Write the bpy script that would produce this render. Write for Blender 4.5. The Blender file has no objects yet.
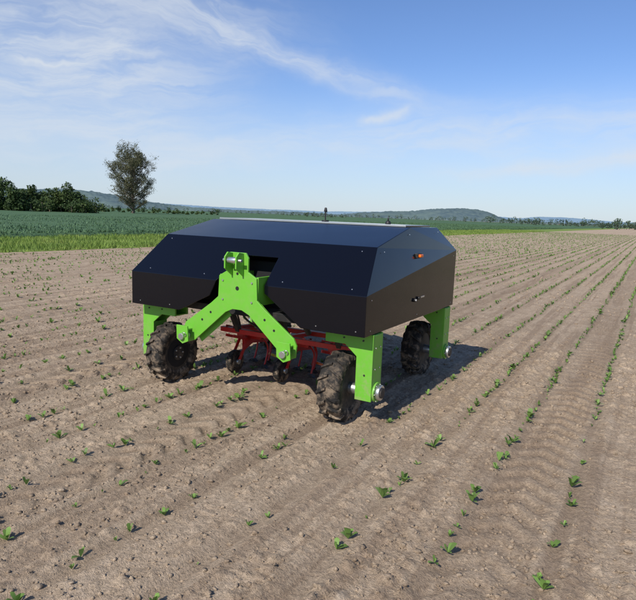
import bpy, bmesh, math, random
import numpy as np
from mathutils import Matrix, Vector, Euler
random.seed(7); RNG=np.random.default_rng(11)
scene=bpy.context.scene
scene.view_settings.view_transform='Standard'; scene.view_settings.look='None'; scene.view_settings.exposure=0

# ------------------------------------------------------------------ helpers
def link(o,parent=None):
    scene.collection.objects.link(o)
    if parent is not None: o.parent=parent
    return o
def mesh_np(name,verts,faces,mat,parent=None,smooth=False):
    """faces: (n,k) int array"""
    verts=np.asarray(verts,dtype=np.float32); faces=np.asarray(faces,dtype=np.int32)
    me=bpy.data.meshes.new(name)
    n,k=faces.shape
    me.vertices.add(len(verts)); me.vertices.foreach_set('co',verts.ravel())
    me.loops.add(n*k); me.loops.foreach_set('vertex_index',faces.ravel())
    me.polygons.add(n); me.polygons.foreach_set('loop_start',np.arange(0,n*k,k,dtype=np.int32))
    me.polygons.foreach_set('loop_total',np.full(n,k,dtype=np.int32))
    if smooth: me.polygons.foreach_set('use_smooth',np.ones(n,dtype=bool))
    me.update(calc_edges=True)
    if mat: me.materials.append(mat)
    return link(bpy.data.objects.new(name,me),parent)
def hash2(ix,iy,s):
    h=(ix*374761393+iy*668265263+s*1274126177)&0xffffffff
    h=((h^(h>>13))*1274126177)&0xffffffff
    h=h^(h>>16)
    return (h&0xffff)/65535.0
def vnoise(x,y,s=0):
    ix=np.floor(x);iy=np.floor(y);fx=x-ix;fy=y-iy
    ux=fx*fx*(3-2*fx);uy=fy*fy*(3-2*fy)
    ix=ix.astype(np.int64);iy=iy.astype(np.int64)
    a=hash2(ix,iy,s);b=hash2(ix+1,iy,s);c=hash2(ix,iy+1,s);d=hash2(ix+1,iy+1,s)
    return (a*(1-ux)+b*ux)*(1-uy)+(c*(1-ux)+d*ux)*uy-.5

class NT:
    def __init__(s,nt): s.nt=nt
    def n(s,t,**k):
        nd=s.nt.nodes.new(t)
        for a,b in k.items(): setattr(nd,a,b)
        return nd
    def l(s,a,b): s.nt.links.new(a,b)
    def setin(s,sock,v):
        if hasattr(v,'is_linked') : s.l(v,sock)
        else: sock.default_value=v
    def math(s,op,a,b=0.0,c=0.0,clamp=False):
        nd=s.n('ShaderNodeMath',operation=op,use_clamp=clamp)
        s.setin(nd.inputs[0],a); s.setin(nd.inputs[1],b)
        if op in('MULTIPLY_ADD','COMPARE'): s.setin(nd.inputs[2],c)
        return nd.outputs[0]
    def mix(s,f,a,b,bt='MIX'):
        nd=s.n('ShaderNodeMix',data_type='RGBA',blend_type=bt)
        s.setin(nd.inputs[0],f); s.setin(nd.inputs[6],a); s.setin(nd.inputs[7],b)
        return nd.outputs[2]
    def noise(s,vec,scale,detail=4,rough=.55,dist=0):
        nd=s.n('ShaderNodeTexNoise'); s.l(vec,nd.inputs['Vector'])
        nd.inputs['Scale'].default_value=scale; nd.inputs['Detail'].default_value=detail
        nd.inputs['Roughness'].default_value=rough; nd.inputs['Distortion'].default_value=dist
        return nd.outputs['Fac']
    def ramp(s,f,pts):
        nd=s.n('ShaderNodeValToRGB'); s.l(f,nd.inputs[0]); e=nd.color_ramp.elements
        while len(e)<len(pts): e.new(.5)
        for i,(p,c) in enumerate(pts):
            e[i].position=p; e[i].color=c if len(c)==4 else (*c,1)
        return nd.outputs[0]
    def sstep(s,f,a,b):
        nd=s.n('ShaderNodeMapRange',interpolation_type='SMOOTHSTEP'); s.l(f,nd.inputs[0])
        nd.inputs[1].default_value=a; nd.inputs[2].default_value=b
        return nd.outputs[0]
def newmat(name):
    m=bpy.data.materials.new(name); m.use_nodes=True
    nt=NT(m.node_tree); return m,nt,m.node_tree.nodes['Principled BSDF']
def C(*a): return (*a,1.0)
def simple(name,col,rough=.5,metal=0,var=.15,scale=6,bump=0.0,bscale=60,dust=0.0,spec=.5,coat=0):
    m,t,b=newmat(name)
    tc=t.n('ShaderNodeTexCoord').outputs['Object']
    nz=t.noise(tc,scale,3)
    lo=tuple(c*(1-var) for c in col); hi=tuple(min(1,c*(1+var)) for c in col)
    c=t.mix(nz,C(*lo),C(*hi))
    if dust>0:
        g=t.n('ShaderNodeNewGeometry')
        sx=t.n('ShaderNodeSeparateXYZ'); t.l(g.outputs['Position'],sx.inputs[0])
        low=t.sstep(sx.outputs[2],.75,.0)
        d=t.noise(tc,14,5,.7)
        d=t.sstep(d,.42,.68)
        f=t.math('MULTIPLY',t.math('MULTIPLY_ADD',low,.8,.2),d)
        f=t.math('MULTIPLY',f,dust,clamp=True)
        c=t.mix(f,c,C(.32,.24,.165))
        r=t.math('MULTIPLY_ADD',f,.5,rough,clamp=True); t.l(r,b.inputs['Roughness'])
    else:
        r=t.math('MULTIPLY_ADD',nz,.15,rough-.07,clamp=True); t.l(r,b.inputs['Roughness'])
    t.l(c,b.inputs['Base Color'])
    b.inputs['Metallic'].default_value=metal
    b.inputs['Specular IOR Level'].default_value=spec
    b.inputs['Coat Weight'].default_value=coat; b.inputs['Coat Roughness'].default_value=.1
    if bump>0:
        bn=t.n('ShaderNodeBump'); bn.inputs['Strength'].default_value=bump; bn.inputs['Distance'].default_value=.003
        t.l(t.noise(tc,bscale,4),bn.inputs['Height']); t.l(bn.outputs[0],b.inputs['Normal'])
    return m

# ------------------------------------------------------------------ materials
M_green=simple('green_powder_coat',(.135,.42,.03),.42,var=.07,dust=.6,coat=.15)
M_tyre=simple('tyre_rubber',(.020,.018,.016),.8,var=.3,bump=.4,bscale=90,dust=.9,spec=.25)
M_dark=simple('black_metal',(.012,.012,.013),.55,var=.2,dust=.3)
M_inner=simple('inner_dark',(.006,.006,.007),.8)
M_steel=simple('zinc_steel',(.62,.62,.60),.32,metal=.9,var=.12,dust=.25)
M_red=simple('red_paint',(.55,.018,.012),.4,var=.1,dust=.25)
M_orange=simple('orange_lens',(.9,.16,.01),.25,var=.05)
M_yellow=simple('yellow_plastic',(.75,.55,.03),.4,var=.05)
M_white=simple('white_plastic',(.7,.7,.68),.4,var=.05)
M_hose=simple('rubber_hose',(.015,.015,.015),.5)
def panelmat():
    m,t,b=newmat('black_panel')
    tc=t.n('ShaderNodeTexCoord').outputs['Object']
    big=t.noise(tc,1.3,3)
    b.inputs['Base Color'].default_value=C(.003,.0033,.006)
    b.inputs['Specular IOR Level'].default_value=.36
    t.l(t.math('MULTIPLY_ADD',big,.10,.12),b.inputs['Roughness'])
    bn=t.n('ShaderNodeBump'); bn.inputs['Strength'].default_value=.12; bn.inputs['Distance'].default_value=.02
    t.l(t.noise(tc,1.8,1),bn.inputs['Height']); t.l(bn.outputs[0],b.inputs['Normal'])
    return m
M_panel=panelmat()

def soilmat(name):
    m,t,b=newmat(name)
    g=t.n('ShaderNodeNewGeometry').outputs['Position']
    mp=t.n('ShaderNodeMapping'); t.l(g,mp.inputs[0]); mp.inputs['Scale'].default_value=(1.0,.035,1)
    big=t.noise(g,.22,2,.6); streak=t.noise(mp.outputs[0],5.5,3,.7); mid=t.noise(g,4,5,.8); fine=t.noise(g,48,4,.85)
    c=t.ramp(mid,[(.28,(.30,.215,.142)),(.5,(.435,.328,.225)),(.72,(.56,.435,.31))])
    c=t.mix(t.math('MULTIPLY',t.sstep(big,.35,.68),.35),c,C(.52,.40,.28))
    c=t.mix(t.math('MULTIPLY',t.sstep(streak,.48,.60),.60),c,C(.29,.208,.14))
    at=t.n('ShaderNodeAttribute',attribute_name='compaction').outputs['Fac']
    c=t.mix(t.math('MULTIPLY',at,.5),c,C(.27,.195,.13))
    sp=t.ramp(fine,[(.3,(.55,.55,.55)),(.5,(.98,.98,.98)),(.7,(1.32,1.32,1.32))])
    c=t.mix(1.0,c,sp,'MULTIPLY')
    t.l(c,b.inputs['Base Color']); b.inputs['Roughness'].default_value=.95; b.inputs['Specular IOR Level'].default_value=.12
    bn=t.n('ShaderNodeBump'); bn.inputs['Strength'].default_value=1.0; bn.inputs['Distance'].default_value=.02
    t.l(fine,bn.inputs['Height']); t.l(bn.outputs[0],b.inputs['Normal'])
    return m
M_soil=soilmat('dry_soil')

def foliage(name,c1,c2,c3,transl=.25,nscale=.3,rough=.6):
    m,t,b=newmat(name)
    g=t.n('ShaderNodeNewGeometry')
    n=t.noise(g.outputs['Position'],nscale,2,.6)
    c=t.ramp(n,[(.3,c1),(.5,c2),(.72,c3)])
    r=t.math('MULTIPLY_ADD',g.outputs['Random Per Island'],.7,.65)
    cc=t.n('ShaderNodeCombineColor'); 
    for i in range(3): t.l(r,cc.inputs[i])
    c=t.mix(1.0,c,cc.outputs[0],'MULTIPLY')
    t.l(c,b.inputs['Base Color']); b.inputs['Roughness'].default_value=rough; b.inputs['Specular IOR Level'].default_value=.25
    if transl>0:
        tr=t.n('ShaderNodeBsdfTranslucent'); t.l(c,tr.inputs[0]); mx=t.n('ShaderNodeMixShader'); mx.inputs[0].default_value=transl
        out=t.nt.nodes['Material Output']; t.l(b.outputs[0],mx.inputs[1]); t.l(tr.outputs[0],mx.inputs[2]); t.l(mx.outputs[0],out.inputs[0])
    return m
M_seed=foliage('seedling_leaf',(.12,.20,.045),(.16,.265,.06),(.21,.32,.085),.25,2.0,.5)
M_grass=foliage('verge_grass',(.12,.19,.035),(.18,.26,.05),(.27,.31,.08),.2,.5)
M_wheatb=foliage('cereal_blades',(.05,.10,.045),(.07,.13,.06),(.095,.165,.075),.0,.4)
M_bush=foliage('hedge_leaves',(.03,.055,.018),(.055,.09,.026),(.10,.135,.04),.15,.25)
M_treeleaf=foliage('spring_leaves',(.085,.088,.042),(.12,.122,.058),(.16,.158,.078),.25,.35)
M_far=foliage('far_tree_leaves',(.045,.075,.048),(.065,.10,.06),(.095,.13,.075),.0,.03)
M_bark=simple('bark',(.14,.11,.08),.9,var=.3,scale=3)

# ------------------------------------------------------------------ camera
cd=bpy.data.cameras.new('camera'); cam=link(bpy.data.objects.new('camera',cd)); scene.camera=cam
R=Matrix.Rotation(math.radians(30),3,'Z')@Matrix.Rotation(math.radians(90-8.4),3,'X')@Matrix.Rotation(math.radians(2.1),3,'Z')
cam.matrix_world=Matrix.Translation((0,0,1.75))@R.to_4x4()
cd.sensor_width=36; cd.lens=574/636*36; cd.clip_end=20000; cd.clip_start=.05

# ------------------------------------------------------------------ sun + sky
ELEV=math.radians(41); d=Vector((.04,1,0)).normalized()*math.cos(ELEV)+Vector((0,0,-math.sin(ELEV)))
sl=bpy.data.lights.new('sun','SUN'); sl.energy=5.0; sl.angle=math.radians(.5); sl.color=(1,.955,.88)
so=link(bpy.data.objects.new('sun',sl)); so.rotation_euler=d.to_track_quat('-Z','Y').to_euler(); so.location=(0,-20,30)
w=bpy.data.worlds.new('World'); scene.world=w; w.use_nodes=True
t=NT(w.node_tree); bg=w.node_tree.nodes['Background']
sky=t.n('ShaderNodeTexSky',sky_type='NISHITA'); sky.sun_disc=False; sky.sun_elevation=ELEV; sky.sun_rotation=math.radians(180+2.3)
sky.air_density=1.0; sky.dust_density=.3; sky.ozone_density=3.2; sky.altitude=300
dirv=t.n('ShaderNodeTexCoord').outputs['Generated']
sx=t.n('ShaderNodeSeparateXYZ'); t.l(dirv,sx.inputs[0])
az=t.math('MULTIPLY',t.math('ARCTAN2',sx.outputs[0],sx.outputs[1]),57.2958)
el=t.math('MULTIPLY',t.math('ARCSINE',sx.outputs[2]),57.2958)
wn=t.n('ShaderNodeTexNoise'); t.l(dirv,wn.inputs['Vector']); wn.inputs['Scale'].default_value=9; wn.inputs['Detail'].default_value=4; wn.inputs['Roughness'].default_value=.6
ws=t.n('ShaderNodeSeparateColor'); t.l(wn.outputs['Color'],ws.inputs[0])
az2=t.math('ADD',az,t.math('MULTIPLY_ADD',ws.outputs[0],6,-3)); el2=t.math('ADD',el,t.math('MULTIPLY_ADD',ws.outputs[1],2.6,-1.3))
def cloudnoise(slope,seed):
    L=math.hypot(1,slope); ux,uy=1/L,slope/L
    u=t.math('ADD',t.math('MULTIPLY',az2,ux),t.math('MULTIPLY',el2,uy))
    v=t.math('SUBTRACT',t.math('MULTIPLY',el2,ux),t.math('MULTIPLY',az2,uy))
    cb=t.n('ShaderNodeCombineXYZ'); t.l(t.math('MULTIPLY_ADD',u,.15,seed),cb.inputs[0]); t.l(t.math('MULTIPLY',v,.8),cb.inputs[1])
    return t.sstep(t.noise(cb.outputs[0],1.0,5,.6,.5),.27,.73)
NZ=[cloudnoise(-.27,3.1),cloudnoise(.08,9.7)]
def streak(a1,e1,a2,e2,wid,strength,nz,k):
    L=math.hypot(a2-a1,e2-e1); ux,uy=(a2-a1)/L,(e2-e1)/L; cx,cy=(a1+a2)/2,(e1+e2)/2
    u=t.math('ADD',t.math('MULTIPLY',az2,ux/(L/2)),t.math('MULTIPLY_ADD',el2,uy/(L/2),-(cx*ux+cy*uy)/(L/2)))
    v=t.math('SUBTRACT',t.math('MULTIPLY',el2,ux/wid),t.math('MULTIPLY_ADD',az2,uy/wid,(cy*ux-cx*uy)/wid))
    u2=t.math('MULTIPLY',u,u)
    r=t.math('ADD',t.math('MULTIPLY',v,v),t.math('MULTIPLY',u2,u2))
    m=t.math('POWER',2.718,t.math('MULTIPLY',r,-1.0))
    n=t.math('MULTIPLY_ADD',NZ[k],nz*strength,(1-nz)*strength)
    return t.math('MULTIPLY',m,n)
S=[streak(-75,12.5,-41,13.0,5.2,1.0,.65,1),
   streak(-66,21.5,-34,16,2.6,.75,.8,0),
   streak(-46,18.2,-19.0,10.4,1.0,.72,.65,0),
   streak(-26.3,9.2,-21.8,10.1,.38,.85,.25,1),
   streak(-50,3.6,-33,6.2,1.4,.62,.55,1),
   streak(-72,6.0,-40,6.6,3.2,.70,.55,1),
   streak(-18,4.2,6,6.6,.65,.85,.45,1),
   streak(-38,6.8,10,9.0,2.2,.65,.7,1),
   streak(20,18,70,12,3,.5,.8,0),streak(100,25,260,16,6,.5,.8,1)]
acc=S[0]
for s in S[1:]: acc=t.math('SUBTRACT',t.math('ADD',acc,s),t.math('MULTIPLY',acc,s))
acc=t.math('MULTIPLY',acc,.9,clamp=True)
hz=t.sstep(el,15,-1)   # thin haze layer toward the horizon
base=t.mix(1.0,sky.outputs[0],C(.95,1.06,1.30),'MULTIPLY')
base=t.mix(t.math('MULTIPLY',hz,.70),base,C(5.0,5.8,6.7))
skyc=t.mix(acc,base,C(6.4,6.9,7.5))
t.l(skyc,bg.inputs[0]); bg.inputs[1].default_value=.11

# ------------------------------------------------------------------ ground
def axis(lo_f,hi_f,lo,hi,step,g=1.035):
    a=list(np.arange(lo_f,hi_f,step)); s=step; x=a[-1]
    while x<hi: s*=g; x+=s; a.append(x)
    s=step; x=a[0]; b=[]
    while x>lo: s*=g; x-=s; b.append(x)
    return np.array(b[::-1]+a)
TRACKS=((-.56,.19),(-3.05,.17),(-5.1,.19),(-8.6,.22),(-12.9,.22),(3.7,.22))
def rowdist(X,Y):
    wx=vnoise(X*1.1,Y*1.1,50)*.12
    ph=((X+1.30+wx*.30)/.5); return np.abs(ph-np.round(ph))*.5
def track(X,Y):
    tm=np.zeros_like(X); z=np.zeros_like(X)
    for tx,wd in TRACKS:
        dx=X-tx-vnoise(Y*.25,Y*0+tx,60)*.08
        m=1/(1+np.exp(np.clip((np.abs(dx)-wd+vnoise(X*9,Y*9,66)*.05)/.02,-50,50)))
        lug=np.sin((Y+np.abs(dx)*.9)*2*np.pi/.21)
        q=np.clip(vnoise(X*1.5,Y*1.0,61)+.75,0,1)
        z+=m*(-.024+.014*np.clip(lug*2.5,-1,1)*q)+.012*np.exp(-((np.abs(dx)-wd-.05)/.04)**2)
        tm=np.maximum(tm,m*(.6+.4*q-.35*(lug>0)*q))
    return tm,z
def cells(X,Y,fr,s,dens):
    """crumb lumps: domes of random size sitting on the soil"""
    x=X*fr;y=Y*fr; ix=np.floor(x).astype(np.int64); iy=np.floor(y).astype(np.int64)
    h=np.zeros_like(X)
    for a in (-1,0,1):
        for b in (-1,0,1):
            cx=ix+a;cy=iy+b
            r=hash2(cx,cy,s+2); on=hash2(cx,cy,s+3)<dens
            rad=.22+.5*r*r
            dd=((x-cx-hash2(cx,cy,s))**2+(y-cy-hash2(cx,cy,s+1))**2)/(rad*rad)
            h=np.maximum(h,np.where(on,np.sqrt(np.clip(1-dd,0,1))*rad,0))
    return h/fr
def relief(X,Y):
    dist=np.sqrt(X*X+Y*Y)
    near=np.clip(1-(dist-30)/35,0,1)
    fr=rowdist(X,Y)
    z=-.017*np.exp(-(fr/.05)**2)+.008*np.exp(-((fr-.12)/.035)**2)
    z+=vnoise(X*11,Y*.45,51)*.013
    am=.45+.8*np.clip(vnoise(X*.9,Y*.5,3)+.5,0,1)
    tm,tz=track(X,Y); z+=tz
    am=am*(1-.8*np.clip(tm*1.3,0,1))*(1-.75*np.exp(-(fr/.07)**2))
    z+=vnoise(X*.35,Y*.35,1)*.025+vnoise(X*2.1,Y*1.3,2)*.008
    z+=am*vnoise(X*8,Y*7,4)*.009
    wxx=X+vnoise(X*35,Y*35,70)*.018; wyy=Y+vnoise(X*35,Y*35,71)*.018
    z+=am*cells(wxx,wyy,16,80,.22)*.6
    z+=am*cells(wxx,wyy,32,90,.6)*.75
    z+=am*vnoise(X*50,Y*50,7)*.008
    return z*near
xs=axis(-7.0,1.2,-6500,6500,.0150,1.028); ys=axis(1.0,8.4,-3500,6500,.0150,1.028)
XX,YY=np.meshgrid(xs,ys,indexing='xy')
ZZ=relief(XX,YY)
V=np.stack([XX.ravel(),YY.ravel(),ZZ.ravel()],1)
ny,nx=XX.shape
i=(np.arange(ny-1)[:,None]*nx+np.arange(nx-1)[None,:]).ravel()
F=np.stack([i,i+1,i+nx+1,i+nx],1)
go=mesh_np('ground',V,F,M_soil,smooth=True)
comp=np.maximum(track(XX,YY)[0],.75*np.exp(-(rowdist(XX,YY)/.06)**2)*np.clip(1-(np.hypot(XX,YY)-30)/30,0,1))
att=go.data.attributes.new('compaction','FLOAT','POINT'); att.data.foreach_set('value',comp.ravel().astype(np.float32))

def ico():
    bm=bmesh.new(); bmesh.ops.create_icosphere(bm,subdivisions=1,radius=1)
    v=np.array([a.co[:] for a in bm.verts]); f=np.array([[a.index for a in p.verts] for p in bm.faces]); bm.free(); return v,f
iv,jf=ico()
def clods(n,xr,yr,smin,smax,pw):
    x=RNG.uniform(*xr,n); y=RNG.uniform(*yr,n)
    keep=((vnoise(x*1.2,y*.7,30)+.5)>RNG.uniform(.1,.8,n))&((rowdist(x,y)>.05)|(RNG.random(n)<.3))
    x=x[keep];y=y[keep];n=len(x)
    s=smin+(smax-smin)*RNG.random(n)**pw
    z=relief(x,y)+s*.15
    sc=s[:,None]*RNG.uniform(.55,1.3,(n,3)); sc[:,2]*=.7
    v=iv[None]*sc[:,None,:]*(1+RNG.uniform(-.42,.35,(n,len(iv),1)))
    a=RNG.uniform(0,6.28,n); ca,sa=np.cos(a)[:,None],np.sin(a)[:,None]
    vx=v[:,:,0]*ca-v[:,:,1]*sa; vy=v[:,:,0]*sa+v[:,:,1]*ca
    v=np.stack([vx+x[:,None],vy+y[:,None],v[:,:,2]+z[:,None]],2)
    f=jf[None]+(np.arange(n)*len(iv))[:,None,None]
    return v.reshape(-1,3),f.reshape(-1,3)
va,fa=clods(80000,(-8,2.0),(.8,8),.003,.019,6)
vb,fb=clods(34000,(-20,6),(6,22),.007,.032,5)
mesh_np('soil_clods',np.vstack([va,vb]),np.vstack([fa,fb+len(va)]),M_soil)

# ------------------------------------------------------------------ seedlings (vectorised)
def seedlings():
    rows=np.arange(-1.30-.5*36,36,.5); X=[];Y=[]
    for rx in rows:
        y=.6+np.cumsum(RNG.uniform(.06,.15,1300)); y=y[y<130]
        X.append(np.full(len(y),rx)); Y.append(y)
    X=np.concatenate(X);Y=np.concatenate(Y)
    far=np.hypot(X,Y)
    e=vnoise(X*.9,Y*.8,77)+.5
    p=(.30+.95*e)*np.where(X<-1.8,.72,1.0)*np.where(far>45,.6,1)
    k=RNG.random(len(X))<p; X=X[k];Y=Y[k]
    # centre of the pressed groove
    wx=vnoise(X*1.1,Y*1.1,50)*.12; X=X-wx*.30+RNG.normal(0,.016,len(X))
    bad=((np.abs(X+2.2)<.16)|(np.abs(X+4.2)<.16))&(((Y>4.0)&(Y<4.65))|((Y>5.9)&(Y<6.5)))
    X=X[~bad];Y=Y[~bad]; n=len(X); far=np.hypot(X,Y)
    Z=relief(X,Y)+.002; sz=RNG.choice([.4,.65,.85,1,1.2,1.5],n)*RNG.uniform(.8,1.1,n)*.043*np.where(far>14,1.25,1)*np.where(far>30,1.3,1)
    nl=np.where(far<14,RNG.integers(4,9,n),np.where(far<30,4,3))
    idx=np.repeat(np.arange(n),nl); st=np.cumsum(nl)-nl; kk=np.arange(len(idx))-np.repeat(st,nl)
    a0=RNG.uniform(0,6.28,n); m=len(idx)
    a=a0[idx]+kk*6.283/nl[idx]+RNG.uniform(-.5,.5,m)
    L=sz[idx]*RNG.uniform(.6,1.5,m); W=L*RNG.uniform(.14,.25,m); up=RNG.uniform(.35,1.3,m)
    dx,dy=np.cos(a),np.sin(a); px,py=-dy,dx; ch,sh=np.cos(up),np.sin(up)
    out=np.zeros((m,8,3))
    for j,(s,hz_,wv) in enumerate([(0,0,.15),(.35,.35,.9),(.72,.72,1.0),(1.0,.90,.12)]):
        rr=L*s*ch; hh=L*hz_*sh*1.25-(L*.15*s*s)
        cx,cy,cz=X[idx]+dx*rr,Y[idx]+dy*rr,Z[idx]+hh+.004+W*wv*.35
        out[:,2*j]=np.stack([cx+px*W*wv,cy+py*W*wv,cz],1); out[:,2*j+1]=np.stack([cx-px*W*wv,cy-py*W*wv,cz],1)
    b=(np.arange(m)*8)[:,None,None]
    F=np.array([[0,1,3,2],[2,3,5,4],[4,5,7,6]])[None]+b
    return out.reshape(-1,3),F.reshape(-1,4)
v,f=seedlings(); mesh_np('crop_seedlings',v,f,M_seed)

# ------------------------------------------------------------------ verge + cereal field
def fieldmat():
    m,t,b=newmat('cereal_field')
    g=t.n('ShaderNodeNewGeometry').outputs['Position']
    mp=t.n('ShaderNodeMapping'); t.l(g,mp.inputs[0]); mp.inputs['Scale'].default_value=(1.0,.06,1)
    a=t.noise(mp.outputs[0],.35,4,.6); bb=t.noise(g,3,6,.75); cc=t.noise(g,.02,3,.6)
    c=t.ramp(bb,[(.3,(.042,.082,.042)),(.5,(.068,.125,.062)),(.7,(.095,.165,.078))])
    c=t.mix(t.math('MULTIPLY',t.sstep(a,.45,.62),.35),c,C(.10,.16,.078))
    c=t.mix(t.math('MULTIPLY',t.sstep(cc,.45,.6),.35),c,C(.078,.14,.075))
    t.l(c,b.inputs['Base Color']); b.inputs['Roughness'].default_value=.9; b.inputs['Specular IOR Level'].default_value=.1
    bn=t.n('ShaderNodeBump'); bn.inputs['Strength'].default_value=.6; bn.inputs['Distance'].default_value=.12
    t.l(bb,bn.inputs['Height']); t.l(bn.outputs[0],b.inputs['Normal'])
    return m
M_field=fieldmat()
def vergemat():
    m,t,b=newmat('verge_turf')
    g=t.n('ShaderNodeNewGeometry').outputs['Position']
    a=t.noise(g,2.5,5,.7)
    c=t.ramp(a,[(.3,(.10,.15,.035)),(.5,(.17,.24,.05)),(.7,(.26,.30,.09))])
    t.l(c,b.inputs['Base Color']); b.inputs['Roughness'].default_value=.95; b.inputs['Specular IOR Level'].default_value=.1
    return m
def sheet(name,x0,x1,y0,y1,z,mat,g=.5,amp=.03):
    xs=[x1]; s=g
    while xs[-1]>x0: xs.append(max(x0,xs[-1]-s)); s*=1.06
    xs=np.array(xs[::-1])
    a=[0.]; s=g
    while a[-1]<max(y1,-y0): a.append(a[-1]+s); s*=1.03
    a=np.array(a); ys=np.concatenate([-a[::-1][:-1],a]); ys=ys[(ys>=y0)&(ys<=y1)]
    X,Y=np.meshgrid(xs,ys); Z=z+vnoise(X*1.1,Y*1.1,9)*amp*2+vnoise(X*.2,Y*.2,8)*amp
    Z[:,-1]=-.05
    edge=vnoise(Y[:,-1]*.5,Y[:,-1]*0,12)*.6; X[:,-1]+=edge; X[:,-2]+=edge*.8
    n1,n2=X.shape; i=(np.arange(n1-1)[:,None]*n2+np.arange(n2-1)[None,:]).ravel()
    mesh_np(name,np.stack([X.ravel(),Y.ravel(),Z.ravel()],1),np.stack([i,i+1,i+n2+1,i+n2],1),mat,smooth=True)
sheet('grass_verge',-29,-20,-400,1500,.05,vergemat(),.4,.03)
sheet('cereal_field',-3000,-28.3,-1500,1500,.33,M_field,.5,.06)
def blades(name,n,xr,yr,yp,hmin,hmax,wd,z0,mat,xp=1):
    x=xr[1]-(xr[1]-xr[0])*RNG.random(n)**xp; y=yr[0]+(yr[1]-yr[0])*RNG.random(n)**yp
    x=x+np.where(x>xr[1]-.8,vnoise(y*.5,y*0,12)*.6,0)
    dist=np.sqrt(x*x+y*y); h=RNG.uniform(hmin,hmax,n)*(.6+.8*(vnoise(x*.8,y*.8,20)+.5)); ww=wd*(1+dist/40)
    a=RNG.uniform(0,np.pi,n); ln=RNG.normal(0,.35,(n,2))*h[:,None]
    ax,ay=np.cos(a)*ww,np.sin(a)*ww
    z=np.full(n,z0)
    P=np.stack([np.stack([x-ax,y-ay,z],1),np.stack([x+ax,y+ay,z],1),np.stack([x+ln[:,0],y+ln[:,1],z+h],1)],1)
    mesh_np(name,P.reshape(-1,3),np.arange(3*n).reshape(-1,3),mat)
blades('verge_grass_blades',90000,(-28.8,-20),(2,130),1.8,.06,.24,.012,.03,M_grass)
blades('cereal_blades',90000,(-75,-28.3),(2,220),1.6,.08,.20,.02,.28,M_wheatb,1.7)

# ------------------------------------------------------------------ foliage clouds
def leafcloud(cx,cy,cz,rx,ry,rz,n,size,lobes=9):
    lc=RNG.normal(0,1,(lobes,3)); lc/=np.linalg.norm(lc,axis=1)[:,None]; lc*=RNG.uniform(.35,.8,(lobes,1))
    lr=RNG.uniform(.28,.5,lobes)
    k=RNG.integers(0,lobes,n); p=RNG.normal(0,1,(n,3)); p/=np.linalg.norm(p,axis=1)[:,None]
    p=lc[k]+p*(lr[k]*RNG.uniform(.55,1.08,n))[:,None]
    p=p*np.array([rx,ry,rz])+np.array([cx,cy,cz])
    return leaves(p,size)
def leaves(p,size):
    n=len(p)
    a=RNG.normal(0,1,(n,3)); a/=np.linalg.norm(a,axis=1)[:,None]; b=np.cross(a,RNG.normal(0,1,(n,3))); b/=np.linalg.norm(b,axis=1)[:,None]
    s=size*RNG.uniform(.5,1.3,(n,1)); a*=s; b*=s*.7
    return np.stack([p-a,p+b*.9,p+a,p-b],1).reshape(-1,3)
def tube(P,r0,r1,sides=6):
    P=np.array(P); n=len(P); out=[];fc=[]
    for i,p in enumerate(P):
        tdir=P[min(i+1,n-1)]-P[max(i-1,0)]; tdir=tdir/np.linalg.norm(tdir)
        u=np.cross(tdir,[.3,.9,.1]); u/=np.linalg.norm(u); v=np.cross(tdir,u); r=r0+(r1-r0)*i/(n-1)
        for k in range(sides):
            a=2*math.pi*k/sides; out.append(p+u*r*math.cos(a)+v*r*math.sin(a))
    for i in range(n-1):
        for k in range(sides):
            fc.append((i*sides+k,i*sides+(k+1)%sides,(i+1)*sides+(k+1)%sides,(i+1)*sides+k))
    return np.array(out),np.array(fc)
def pol(azd,r): a=math.radians(azd); return r*math.sin(a),r*math.cos(a)

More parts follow.
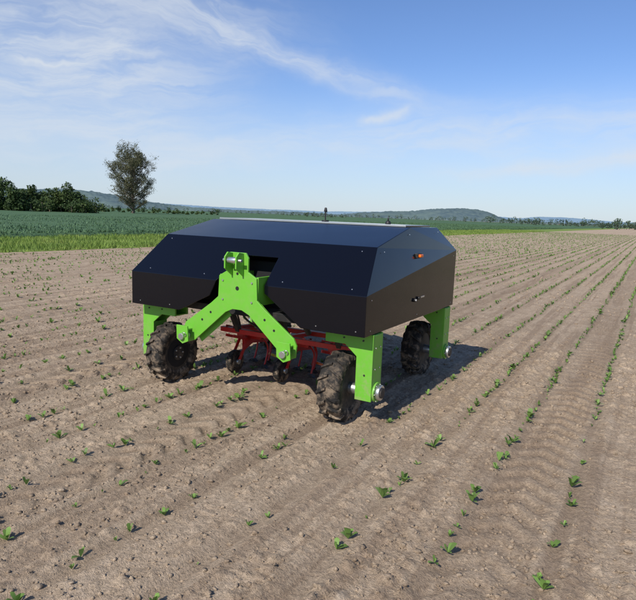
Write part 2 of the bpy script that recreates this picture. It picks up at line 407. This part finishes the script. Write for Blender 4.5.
def big_tree(name,azd,dist,H):
    x,y=pol(azd,dist); root=link(bpy.data.objects.new(name,None)); root.location=(x,y,0)
    VV=[];FF=[];base=0; tips=[]
    def add(P,r0,r1,s):
        nonlocal base
        v,f=tube(P,r0,r1,s); VV.append(v); FF.append(f+base); base+=len(v)
    def grow(p,dv,L,r,depth):
        P=[p]; q=p.copy(); dd=dv.copy()
        for i in range(5):
            dd=dd+np.array([random.gauss(0,.10),random.gauss(0,.10),.05]); dd/=np.linalg.norm(dd); q=q+dd*L/5; P.append(q.copy())
        add(P,r,r*.45,5 if depth<2 else 3)
        if depth>=1:
            for pp in P[2:]: tips.append(pp)
        if depth<3:
            for j in range(5 if depth==0 else 3):
                tt=random.uniform(.3,1.0); pos=P[min(5,int(tt*5))]
                a=random.uniform(0,6.28); sp=random.uniform(.5,1.0)
                side=np.array([math.cos(a),math.sin(a),0.0])
                nd=dd*(1-.35*sp)+side*sp*.9+np.array([0,0,.12]); nd/=np.linalg.norm(nd)
                grow(pos,nd,L*random.uniform(.45,.66),r*.5*(1.15-.4*tt),depth+1)
    P=[np.array([math.sin(i*.9)*.15,math.cos(i*.7)*.12,-.5+i*H*.76/9]) for i in range(10)]
    add(P,.5,.09,8)
    for i in range(50):
        h=.11+.67*(i+.5)/50; pos=P[min(9,int(h/.78*9))]; a=i*2.4+random.uniform(-.4,.4)
        L=H*.315*max(.3,math.sin(math.pi*min(1,(h+.08)/1.05)))**.7*random.uniform(.75,1.15)
        up=.25+h*.85
        dv=np.array([math.cos(a),math.sin(a),random.uniform(.8,1.2)*up]); dv/=np.linalg.norm(dv)
        grow(pos,dv,L,.16*(1.15-h),0)
    v=np.vstack(VV);f=np.vstack(FF)
    mesh_np('trunk_and_limbs',v,f,M_bark,root)
    T=np.array(tips); n=34000
    pts=T[RNG.integers(0,len(T),n)]+RNG.normal(0,.36,(n,3))
    gap=vnoise(pts[:,0]*.55+pts[:,1]*.4,pts[:,2]*.55,90)>-.22
    pts=pts[gap]; q=leaves(pts,.14)
    mesh_np('leaves',q,np.arange(len(q)).reshape(-1,4),M_treeleaf,root)
big_tree('tall_tree',-48.0,180,20.6)

def mass(name,specs,mat,trunk=True):
    Q=[];TV=[];TF=[];base=0
    for (x,y,rx,rz,cz,n,size) in specs:
        Q.append(leafcloud(x,y,cz,rx,rx,rz,n,size,random.randint(8,14)))
        if trunk:
            v,f=tube([(x,y,-.5),(x+.1,y,cz*.5),(x,y,cz+.3*rz)],rx*.07,rx*.03,5); TV.append(v);TF.append(f+base);base+=len(v)
    q=np.vstack(Q); o=mesh_np(name,q,np.arange(len(q)).reshape(-1,4),mat)
    if trunk:
        mesh_np('stems',np.vstack(TV),np.vstack(TF),M_bark,o)
    return o
sp=[]
for a,r,hh in [(-61.5,150,7.0),(-60,148,7.4),(-58.9,150,7.9),(-57.9,142,6.2),(-57,150,6.6),(-56.2,155,5.6),(-55.4,152,4.8),(-54.6,150,6.0),(-53.6,150,7.0),(-53.0,152,6.2),(-52.2,156,4.0),(-64,150,8),(-66.5,150,7),(-69,152,8.5),(-72,150,7)]:
    x,y=pol(a,r); sp.append((x,y,hh*.44,hh*.5,hh*.50,2400,.24))
for a in np.arange(-62,-51,.30):
    x,y=pol(a,random.uniform(142,158)); hh=random.uniform(2.2,4.6); sp.append((x,y,hh*.6,hh*.5,hh*.45,420,.22))
mass('hedgerow',sp,M_bush)
sp=[]
for a in np.arange(-51.5,-40,.45):
    r=random.uniform(190,260); x,y=pol(a,r); hh=random.uniform(.8,3.0)
    sp.append((x,y,hh*.55,hh*.5,hh*.5,200,.24))
mass('distant_shrubs',sp,M_bush)
sp=[]
def row(a0,a1,step,r0,r1,h0,h1,n,prob=1):
    for a in np.arange(a0,a1,step):
        if random.random()>prob: continue
        r=random.uniform(r0,r1); x,y=pol(a+random.uniform(-step,step)*.5,r); hh=h0+(h1-h0)*random.random()**1.6
        sp.append((x,y,hh*random.uniform(.35,.65),hh*.52,hh*.48,n,hh*.075))
row(-52,-31,.26,650,900,2,7,60,.85)
row(-34,-27.5,.25,520,640,2,6.5,120,.85)
row(-31.6,-28.0,.45,420,450,2,5.5,160,.8)
row(-27.5,-13,.20,750,1000,3,9,70,.85)
row(-14,-4,.22,560,760,3,10,140,.9)
row(-11,-3,.5,420,560,2.5,7.5,200,.7)
row(-4,14,.22,330,430,3,7.5,220,.95)
row(14,40,.45,350,500,3,9,140,.9)
mass('distant_treeline',sp,M_far)

# ------------------------------------------------------------------ hills
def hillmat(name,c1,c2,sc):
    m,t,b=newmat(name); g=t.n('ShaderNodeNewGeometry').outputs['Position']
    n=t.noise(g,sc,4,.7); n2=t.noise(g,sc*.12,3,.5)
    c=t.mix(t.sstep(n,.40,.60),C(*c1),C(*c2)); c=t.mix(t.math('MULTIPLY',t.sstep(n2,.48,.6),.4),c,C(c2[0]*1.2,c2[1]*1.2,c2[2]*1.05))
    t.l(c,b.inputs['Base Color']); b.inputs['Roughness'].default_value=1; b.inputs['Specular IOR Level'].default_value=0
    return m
def hill(name,R,tab,mat,jag,depth=500):
    A=np.arange(tab[0][0],tab[-1][0],.03); hh=np.interp(A,[q[0] for q in tab],[q[1] for q in tab])
    ker=np.hanning(25); ker/=ker.sum(); hh=np.convolve(np.pad(hh,12,'edge'),ker,'valid')*R/574
    hh=np.maximum(hh,0)
    K=30; V=[]
    for j in range(K):
        s=j/(K-1)*2-1
        k=math.cos(s*math.pi/2)**.8
        rr=R+s*depth+vnoise(A*.5,A*0,42)*depth*.3
        x=rr*np.sin(np.radians(A)); y=rr*np.cos(np.radians(A))
        z=hh*k+jag*(vnoise(x/26,y/26,40)+.8*vnoise(x/11,y/11,41))*np.clip(hh/10,0,1)*k+hh*.12*k*vnoise(x/190,y/190,43)
        if j in(0,K-1): z=z*0-4
        V.append(np.stack([x,y,z],1))
    V=np.vstack(V); n=len(A); i=(np.arange(K-1)[:,None]*n+np.arange(n-1)[None,:]).ravel()
    mesh_np(name,V,np.stack([i,i+1,i+n+1,i+n],1),mat,smooth=True)
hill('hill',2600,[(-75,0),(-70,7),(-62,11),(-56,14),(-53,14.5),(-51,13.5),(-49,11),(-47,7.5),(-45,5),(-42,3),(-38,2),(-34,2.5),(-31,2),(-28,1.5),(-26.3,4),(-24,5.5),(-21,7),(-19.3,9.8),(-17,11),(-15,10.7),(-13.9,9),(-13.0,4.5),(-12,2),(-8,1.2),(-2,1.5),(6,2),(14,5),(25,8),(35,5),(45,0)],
     hillmat('hazed_wooded_hill',(.085,.125,.14),(.125,.170,.165),.03),6)  # bluish base colours have the aerial haze baked in
hill('hazed_far_hill',5200,[(-90,0),(-70,12),(-50,7),(-40,4.5),(-30,4),(-22,6),(-14,5),(-11,4),(-9.5,6.0),(-7.5,6.5),(-5,5),(-3,3.5),(5,4),(20,7),(50,9),(70,0)],
     hillmat('hazed_far_hill',(.19,.28,.36),(.21,.30,.37),.004),3,900)  # stronger distance haze put into the colour, no volume

# ------------------------------------------------------------------ robot
robot=link(bpy.data.objects.new('agricultural_robot',None)); robot.location=(-3.2,5.2,0)
OFF=Vector((-3.2,5.2,0))
def finish(name,bm,mat,bevel=0,smooth=False,parent=robot,off=OFF,solid=0):
    bmesh.ops.recalc_face_normals(bm,faces=bm.faces[:])
    for v in bm.verts: v.co-=off
    me=bpy.data.meshes.new(name); bm.to_mesh(me); bm.free()
    if smooth:
        for p in me.polygons: p.use_smooth=True
    me.materials.append(mat); o=link(bpy.data.objects.new(name,me),parent)
    if solid:
        md=o.modifiers.new('s','SOLIDIFY'); md.thickness=solid; md.offset=-1
    if bevel:
        md=o.modifiers.new('b','BEVEL'); md.width=bevel; md.segments=2; md.limit_method='ANGLE'; md.angle_limit=math.radians(25)
    return o
def box(name,lo,hi,mat,bevel=.004,rot=None):
    bm=bmesh.new(); bmesh.ops.create_cube(bm,size=1)
    lo=Vector(lo);hi=Vector(hi);c=(lo+hi)/2;s=hi-lo
    for v in bm.verts:
        p=Vector((v.co.x*s.x,v.co.y*s.y,v.co.z*s.z))
        if rot: p=Euler(rot).to_matrix()@p
        v.co=p+c
    return finish(name,bm,mat,bevel)
def prism_xz(name,pts,y0,y1,mat,bevel=.003):
    bm=bmesh.new(); a=[bm.verts.new((x,y0,z)) for x,z in pts]; b=[bm.verts.new((x,y1,z)) for x,z in pts]
    bm.faces.new(a); bm.faces.new(b[::-1]); n=len(pts)
    for i in range(n): bm.faces.new((a[i],a[(i+1)%n],b[(i+1)%n],b[i]))
    return finish(name,bm,mat,bevel)
def prism_yz(name,pts,x0,x1,mat,bevel=.003):
    bm=bmesh.new(); a=[bm.verts.new((x0,y,z)) for y,z in pts]; b=[bm.verts.new((x1,y,z)) for y,z in pts]
    bm.faces.new(a); bm.faces.new(b[::-1]); n=len(pts)
    for i in range(n): bm.faces.new((a[i],a[(i+1)%n],b[(i+1)%n],b[i]))
    return finish(name,bm,mat,bevel)
def cyl(name,p1,p2,r,mat,seg=20,bevel=.002,r2=None):
    p1=Vector(p1);p2=Vector(p2);bm=bmesh.new(); L=(p2-p1).length
    bmesh.ops.create_cone(bm,cap_ends=True,segments=seg,radius1=r,radius2=r if r2 is None else r2,depth=L)
    q=(p2-p1).to_track_quat('Z','Y')
    for v in bm.verts: v.co=q@v.co+(p1+p2)/2
    o=finish(name,bm,mat,0)
    for p in o.data.polygons: p.use_smooth=len(p.vertices)==4
    if bevel:
        md=o.modifiers.new('b','BEVEL'); md.width=bevel; md.segments=2; md.limit_method='ANGLE'; md.angle_limit=math.radians(50)
    return o
def bar(name,p1,p2,w,h,mat,bevel=.003):
    p1=Vector(p1);p2=Vector(p2);bm=bmesh.new(); bmesh.ops.create_cube(bm,size=1); L=(p2-p1).length
    q=(p2-p1).to_track_quat('Z','Y')
    for v in bm.verts: v.co=q@Vector((v.co.x*w,v.co.y*h,v.co.z*L))+(p1+p2)/2
    return finish(name,bm,mat,bevel)
def hose(name,pts,r,mat):
    cu=bpy.data.curves.new(name,'CURVE'); cu.dimensions='3D'; cu.bevel_depth=r; cu.bevel_resolution=3
    s=cu.splines.new('NURBS'); s.points.add(len(pts)-1); s.use_endpoint_u=True; s.order_u=3
    for i,p in enumerate(pts): s.points[i].co=(*(Vector(p)-OFF),1)
    cu.materials.append(mat); return link(bpy.data.objects.new(name,cu),robot)

XL,XR=-4.52,-1.90; iL,iR=-4.40,-2.0
ZB=.80; Y0,Y1=4.05,6.35
def panel(polys):
    bm=bmesh.new()
    for p in polys: bm.faces.new([bm.verts.new(q) for q in p])
    bmesh.ops.remove_doubles(bm,verts=bm.verts[:],dist=1e-4)
    return bm
def slope(x,z):
    k=(z-1.13)/(1.50-1.13); return (x,Y0+.38*k,z)
P=[]
P.append([(XL,Y0,ZB),(-3.88,Y0,ZB),(-3.50,Y0,.98),(-3.42,Y0,1.13),(XL,Y0,1.13)])
P.append([(XR,Y0,ZB),(XR,Y0,1.13),(-2.88,Y0,1.13),(-2.88,Y0,1.06),(-2.50,Y0,ZB)])
zt=1.36
P.append([(XL,Y0,1.13),(-3.42,Y0,1.13),slope(-3.27,zt),slope(-2.90,zt),(-2.88,Y0,1.13),(XR,Y0,1.13),(iR,4.43,1.50),(iL,4.43,1.50)])
P.append([(iL,4.43,1.50),(iR,4.43,1.50),(iR,5.15,1.665),(iL,5.15,1.665)])
P.append([(iL,5.93,1.665),(iR,5.93,1.665),(XR,Y1,1.42),(XL,Y1,1.42)])
P.append([(XL,Y1,1.42),(XR,Y1,1.42),(XR,Y1,ZB),(XL,Y1,ZB)])
for s,(xo,xi) in enumerate(((XR,iR),(XL,iL))):
    P.append([(xo,Y0,1.13),(xi,4.43,1.50),(xi,5.15,1.665),(xi,5.93,1.665),(xo,Y1,1.42)])
    P.append([(xo,Y0,ZB),(xo,Y0,1.13),(xo,Y1,1.42),(xo,Y1,ZB)])
finish('housing',panel(P),M_panel,bevel=.005,solid=.012)
finish('roof_panel',panel([[(iL,5.15,1.665),(iR,5.15,1.665),(iR,5.93,1.665),(iL,5.93,1.665)]]),M_panel,bevel=.003,solid=.012)
M_glass=simple('solar_glass',(.02,.025,.04),.06,var=.1,coat=.6)
for i in range(3):
    x0=iL+.06+i*.765; box('roof_glass',(x0,5.20,1.668),(x0+.745,5.89,1.684),M_glass,.003)
box('roof_frame_front',(iL+.06,5.186,1.668),(iR-.06,5.198,1.686),M_steel,.002)
box('inner_dark_block',(XL+.15,4.47,ZB+.03),(XR-.15,6.25,1.30),M_inner,.01)  # black filler block, darkness of the interior put into its colour
box('chassis_rail_front',(XL+.08,4.20,.80),(XR-.08,4.40,.87),M_dark,.004)
box('chassis_rail_rear',(XL+.08,6.05,.80),(XR-.08,6.25,.87),M_dark,.004)
for x in (-4.2,-3.6,-2.75,-2.2): box('chassis_beam',(x-.05,4.401,.80),(x+.05,6.049,.868),M_dark,.004)
def screw(p,n):
    p=Vector(p);n=Vector(n).normalized(); cyl('screw',p,p+n*.003,.005,M_steel,10,0)
nf=Vector((0,-.37,.38)).normalized()
for x in (-4.3,-3.6,-2.72,-2.05): screw(slope(x,1.17),nf)
for x in (-4.40,-4.0,-2.35,-1.98): screw((x,Y0,.84),(0,-1,0))
for x in (-4.3,-2.12): screw(slope(x,1.46),nf)
for y,z in ((4.15,.84),(5.2,.84),(6.25,.84),(4.15,1.09),(6.25,1.36)): screw((XR,y,z),(1,0,0))
for y,z in ((4.5,1.46),(5.1,1.60),(5.85,1.62)):
    k=(z-(1.13+.29*(y-Y0)/2.3)); screw((XR-.24*k,y,z),(1,0,.2))
box('marker_lamp',(XR-.050,5.20,1.388),(XR+.008,5.27,1.415),M_orange,.006)
box('marker_lamp_base',(XR-.055,5.18,1.380),(XR-.016,5.29,1.423),M_dark,.004)
cyl('side_button',(XR-.005,5.10,.99),(XR+.02,5.10,.99),.018,M_dark,20)
cyl('side_button_cap',(XR+.018,5.10,.99),(XR+.026,5.10,.99),.009,M_white,20)
cyl('side_button',(XR-.005,5.2,1.0),(XR+.02,5.2,1.0),.014,M_dark,20)
box('maker_badge',(XR+.001,5.28,.992),(XR+.003,5.38,1.008),M_steel,.0005)
cyl('antenna_mast',(-3.12,5.5,1.66),(-3.12,5.5,1.80),.007,M_dark,12)
cyl('antenna_head',(-3.12,5.5,1.79),(-3.12,5.5,1.835),.020,M_dark,20,.006,.012)
cyl('antenna_base',(-3.12,5.5,1.685),(-3.12,5.5,1.70),.04,M_dark,20)
cyl('gnss_puck',(-2.40,5.55,1.685),(-2.40,5.55,1.72),.035,M_dark,20,.01,.02)
cyl('gnss_tip',(-2.40,5.55,1.72),(-2.40,5.55,1.75),.008,M_dark,12)

def wheel_mesh():
    seg=56
    prof=[(-.075,.175),(-.098,.20),(-.104,.235),(-.098,.270),(-.082,.284),(-.04,.289),(0,.290),(.04,.289),(.082,.284),(.098,.270),(.104,.235),(.098,.20),(.075,.175)]
    bm=bmesh.new(); rings=[]
    for i in range(seg):
        a=2*math.pi*i/seg; rings.append([bm.verts.new((x,r*math.cos(a),r*math.sin(a))) for x,r in prof])
    for i in range(seg):
        A=rings[i];B=rings[(i+1)%seg]
        for j in range(len(prof)-1): bm.faces.new((A[j],A[j+1],B[j+1],B[j]))
    for f in bm.faces: f.smooth=True
    NL=17
    for side in (-1,1):
        for k in range(NL):
            a0=2*math.pi*(k+(.5 if side>0 else 0))/NL
            st=[(.004,.29,.00),(.05,.289,.085),(.092,.278,.15),(.106,.245,.19)]
            prev=None; th=.036
            for (x,r,da) in st:
                ang=a0+da; ro=r+.022 if x<.1 else r+.004; xo=x if x<.1 else x+.006
                vs=[]
                for (rr,dd,xx) in ((r-.01,-th*1.35,x-(0 if x<.1 else .012)),(ro,-th*.8,xo),(ro,th*.8,xo),(r-.01,th*1.35,x-(0 if x<.1 else .012))):
                    an=ang+dd; vs.append(bm.verts.new((side*xx,rr*math.cos(an),rr*math.sin(an))))
                if prev:
                    for j in range(3): bm.faces.new((prev[j],prev[j+1],vs[j+1],vs[j]))
                else: bm.faces.new(vs)
                prev=vs
            bm.faces.new(prev[::-1])
    return bm
def wheel(cx,cy,side):
    cz=.292
    bm=wheel_mesh(); q=Matrix.Rotation(random.uniform(0,6),3,'X')
    for v in bm.verts: v.co=q@v.co+Vector((cx,cy,cz))
    finish('tyre',bm,M_tyre,0)
    for s in (-1,1):
        cyl('rim_flange',(cx+s*.060,cy,cz),(cx+s*.080,cy,cz),.182,M_dark,40,.004)
    inn=-side
    cyl('rim_dish',(cx+inn*.078,cy,cz),(cx+inn*.082,cy,cz),.150,M_inner,32,0)
    cyl('hub_plate',(cx+inn*.080,cy,cz),(cx+inn*.092,cy,cz),.075,M_dark,28)
    for k in range(5):
        a=k*2*math.pi/5; yy,zz=cy+.052*math.cos(a),cz+.052*math.sin(a); cyl('wheel_nut',(cx+inn*.09,yy,zz),(cx+inn*.103,yy,zz),.009,M_steel,6,0)
    xo=cx+side*.32; xi=cx+side*.17; xin=cx-side*.13
    pts=[(xin,.797),(xin,.69),(cx+side*.06,.69),(xi,.60),(xi,.23),(xo,.23),(xo,.797)]
    prism_xz('leg_frame',pts,cy-.095,cy-.075,M_green,.003)
    prism_xz('leg_frame_back',pts,cy+.075,cy+.095,M_green,.003)
    u,v=sorted((xo,xo-side*.012)); box('leg_outer_plate',(u,cy-.0745,.235),(v,cy+.0745,.79),M_green,.002)
    u,v=sorted((xi,xi+side*.012)); box('leg_inner_plate',(u,cy-.0745,.235),(v,cy+.0745,.60),M_green,.002)
    u,v=sorted((xin,xo-side*.013)); box('leg_top_plate',(u,cy-.0745,.78),(v,cy+.0745,.792),M_green,.002)
    u,v=sorted((xin,cx+side*.06)); box('leg_under_plate',(u,cy-.0745,.692),(v,cy+.0745,.704),M_green,.002)
    cyl('axle',(cx,cy,cz),(xi,cy,cz),.05,M_steel,24)
    cyl('drive_flange',(xo,cy,cz+.005),(xo+side*.018,cy,cz+.005),.085,M_green,32)
    cyl('wheel_motor',(xo+side*.018,cy,cz+.005),(xo+side*.055,cy,cz+.005),.066,M_steel,32,.006)
    cyl('motor_cap',(xo+side*.055,cy,cz+.005),(xo+side*.066,cy,cz+.005),.045,M_dark,28,.004)
    for k in range(6):
        aa=k*math.pi/3; cyl('flange_bolt',(xo+side*.018,cy+.075*math.cos(aa),cz+.075*math.sin(aa)),(xo+side*.026,cy+.075*math.cos(aa),cz+.075*math.sin(aa)),.006,M_steel,6,0)
    for zz in (.50,.68):
        for yy in (-.045,.045): cyl('leg_bolt',(xo,cy+yy,zz),(xo+side*.007,cy+yy,zz),.007,M_steel,8,0)
    for xx,zz in ((.23,.74),(.05,.745),(.25,.45)):
        cyl('leg_bolt',(cx+side*xx,cy-.095,zz),(cx+side*xx,cy-.101,zz),.008,M_dark,8,0)
wheel(-2.21,4.30,1); wheel(-4.21,4.30,-1); wheel(-2.21,6.15,1); wheel(-4.21,6.15,-1)

cx=-3.11
half=[(.085,1.405),(.115,1.36),(.115,1.24),(.205,1.19),(.215,1.0),(.30,.93),(.60,.72),(.63,.66),(.62,.56),(.56,.535),(.49,.56),(.13,.865),(.05,.90)]
pts=[(cx+a,b) for a,b in half]+[(cx-a,b) for a,b in half[::-1]]
prism_xz('hitch_plate',pts,3.965,3.985,M_green,.003)
for s in (-1,1):
    bar('hitch_arm_web',(cx+s*.16,4.03,.96),(cx+s*.57,4.03,.62),.012,.08,M_green)
    bar('hitch_arm_flange',(cx+s*.14,4.03,.862),(cx+s*.485,4.03,.572),.008,.088,M_green,.001)
    e=(cx+s*.56,.615)
    prism_xz('clevis_plate',[(e[0]-.075,.70),(e[0]+.06,.70),(e[0]+.07,.56),(e[0],.53),(e[0]-.07,.57)],3.875,3.89,M_green,.003)
    cyl('lower_link_pin',(e[0],3.855,.60),(e[0],4.06,.60),.019,M_steel,20)
    cyl('lower_link_ball',(e[0],3.90,.60),(e[0],3.95,.60),.036,M_steel,20,.01)
    cyl('pin_collar',(e[0],3.85,.60),(e[0],3.872,.60),.03,M_steel,20)
    hose('linch_pin',[(e[0],3.86,.615),(e[0]+.03,3.85,.65),(e[0]+.06,3.86,.63),(e[0]+.04,3.87,.60)],.004,M_steel)
    box('clevis_spacer',(e[0]-.05,3.891,.655),(e[0]+.04,3.964,.668),M_green,.002)
    prism_yz('top_link_lug',[(3.86,1.27),(3.964,1.20),(3.964,1.40),(3.90,1.41),(3.86,1.37)],cx+s*.06-.007,cx+s*.06+.007,M_green,.002)
    box('hitch_side_beam',(cx+s*.20-.012,3.986,.95),(cx+s*.20+.012,4.46,1.20),M_green,.002)
    for z in (1.15,.98): cyl('plate_bolt',(cx+s*.16,3.965,z),(cx+s*.16,3.956,z),.009,M_steel,6,0)
    for a,z in ((.30,.845),(.40,.765)): cyl('arm_hole_dark_disc',(cx+s*a,3.966,z),(cx+s*a,3.963,z),.011,M_inner,16,0)  # flat dark discs, shade of holes put into the colour
cyl('top_link_pin',(cx-.10,3.895,1.34),(cx+.10,3.895,1.34),.014,M_steel,16)
cyl('top_link_bush',(cx-.045,3.895,1.34),(cx+.045,3.895,1.34),.028,M_steel,20)
cyl('plate_hole_dark_disc',(cx,3.966,1.09),(cx,3.962,1.09),.018,M_inner,20,0)  # no real opening: dark disc painted as a shaded hole
cyl('plate_hole_dark_disc',(cx,3.966,1.22),(cx,3.962,1.22),.012,M_inner,20,0)
cyl('lift_cylinder',(cx+.03,4.35,.95),(cx+.0,4.62,.60),.035,M_dark,20)
cyl('lift_rod',(cx+.0,4.62,.60),(cx-.01,4.72,.46),.017,M_steel,16)
cyl('lift_cylinder',(cx-.25,4.4,.92),(cx-.25,4.66,.62),.028,M_dark,20)
cyl('lift_cylinder',(cx+.33,4.4,.92),(cx+.33,4.66,.62),.028,M_dark,20)

bar('tool_bar',(-3.95,4.78,.50),(-2.40,4.78,.50),.05,.05,M_red)
bar('tool_bar_rear',(-3.95,5.35,.46),(-2.40,5.35,.46),.05,.05,M_red)
for x in (-3.90,-3.15,-2.45): bar('tool_frame_link',(x,4.78,.50),(x,5.35,.46),.04,.04,M_red)
for x in (-3.72,-3.1,-2.5): bar('hanger',(x,4.78,.5),(x,4.60,.82),.05,.05,M_dark)
for k,x in enumerate((-3.86,-3.24,-2.66)):
    for s in (-1,1):
        bar('parallel_arm_upper',(x+s*.05,4.80,.53),(x+s*.05,5.10,.44),.012,.03,M_red)
        bar('parallel_arm_lower',(x+s*.05,4.80,.43),(x+s*.05,5.10,.34),.012,.03,M_red)
    prism_yz('unit_plate',[(5.05,.48),(5.22,.46),(5.50,.30),(5.50,.24),(5.20,.28),(5.05,.22)],x-.02,x+.02,M_red,.003)
    bar('wheel_fork',(x-.055,4.90,.13),(x-.055,5.06,.36),.012,.04,M_red)
    bar('wheel_fork',(x+.055,4.90,.13),(x+.055,5.06,.36),.012,.04,M_red)
    cyl('gauge_tyre',(x-.035,4.90,.125),(x+.035,4.90,.125),.125,M_tyre,36,.016)
    cyl('gauge_rim',(x-.04,4.90,.125),(x+.04,4.90,.125),.070,M_dark,28,.003)
    cyl('gauge_hub',(x-.062,4.90,.125),(x+.062,4.90,.125),.028,M_steel,16)
    for dx,dy in ((-.17,.25),(.17,.25),(-.10,.42),(.10,.42),(0,.55)):
        X=x+dx; Y=4.95+dy
        hose('hoe_tine',[(X,Y-.02,.36),(X,Y+.06,.30),(X,Y+.10,.18),(X,Y+.02,.03)],.010,M_red)
        prism_xz('hoe_share',[(X-.06,.012),(X+.06,.012),(X+.02,.045),(X-.02,.045)],Y-.02,Y+.03,M_dark,.002)
        bar('tine_clamp',(X,Y-.04,.36),(x,Y-.04,.36),.03,.04,M_red)
    cyl('finger_disc',(x+.12,5.55,.05),(x+.125,5.56,.075),.11,M_orange if k==1 else M_yellow,24,.003)
    hose('hydraulic_hose',[(x,5.0,.46),(x+.06,4.85,.75),(x-.05,4.7,.8),(x,4.7,.95)],.010,M_hose)
hose('hydraulic_hose',[(cx+.2,4.2,1.2),(cx+.1,4.1,1.0),(cx-.05,4.25,.8),(cx+.1,4.5,.7)],.010,M_hose)
hose('hydraulic_hose',[(cx-.1,4.3,1.1),(cx-.2,4.2,.85),(cx-.1,4.4,.65),(cx-.1,4.6,.6)],.010,M_hose)
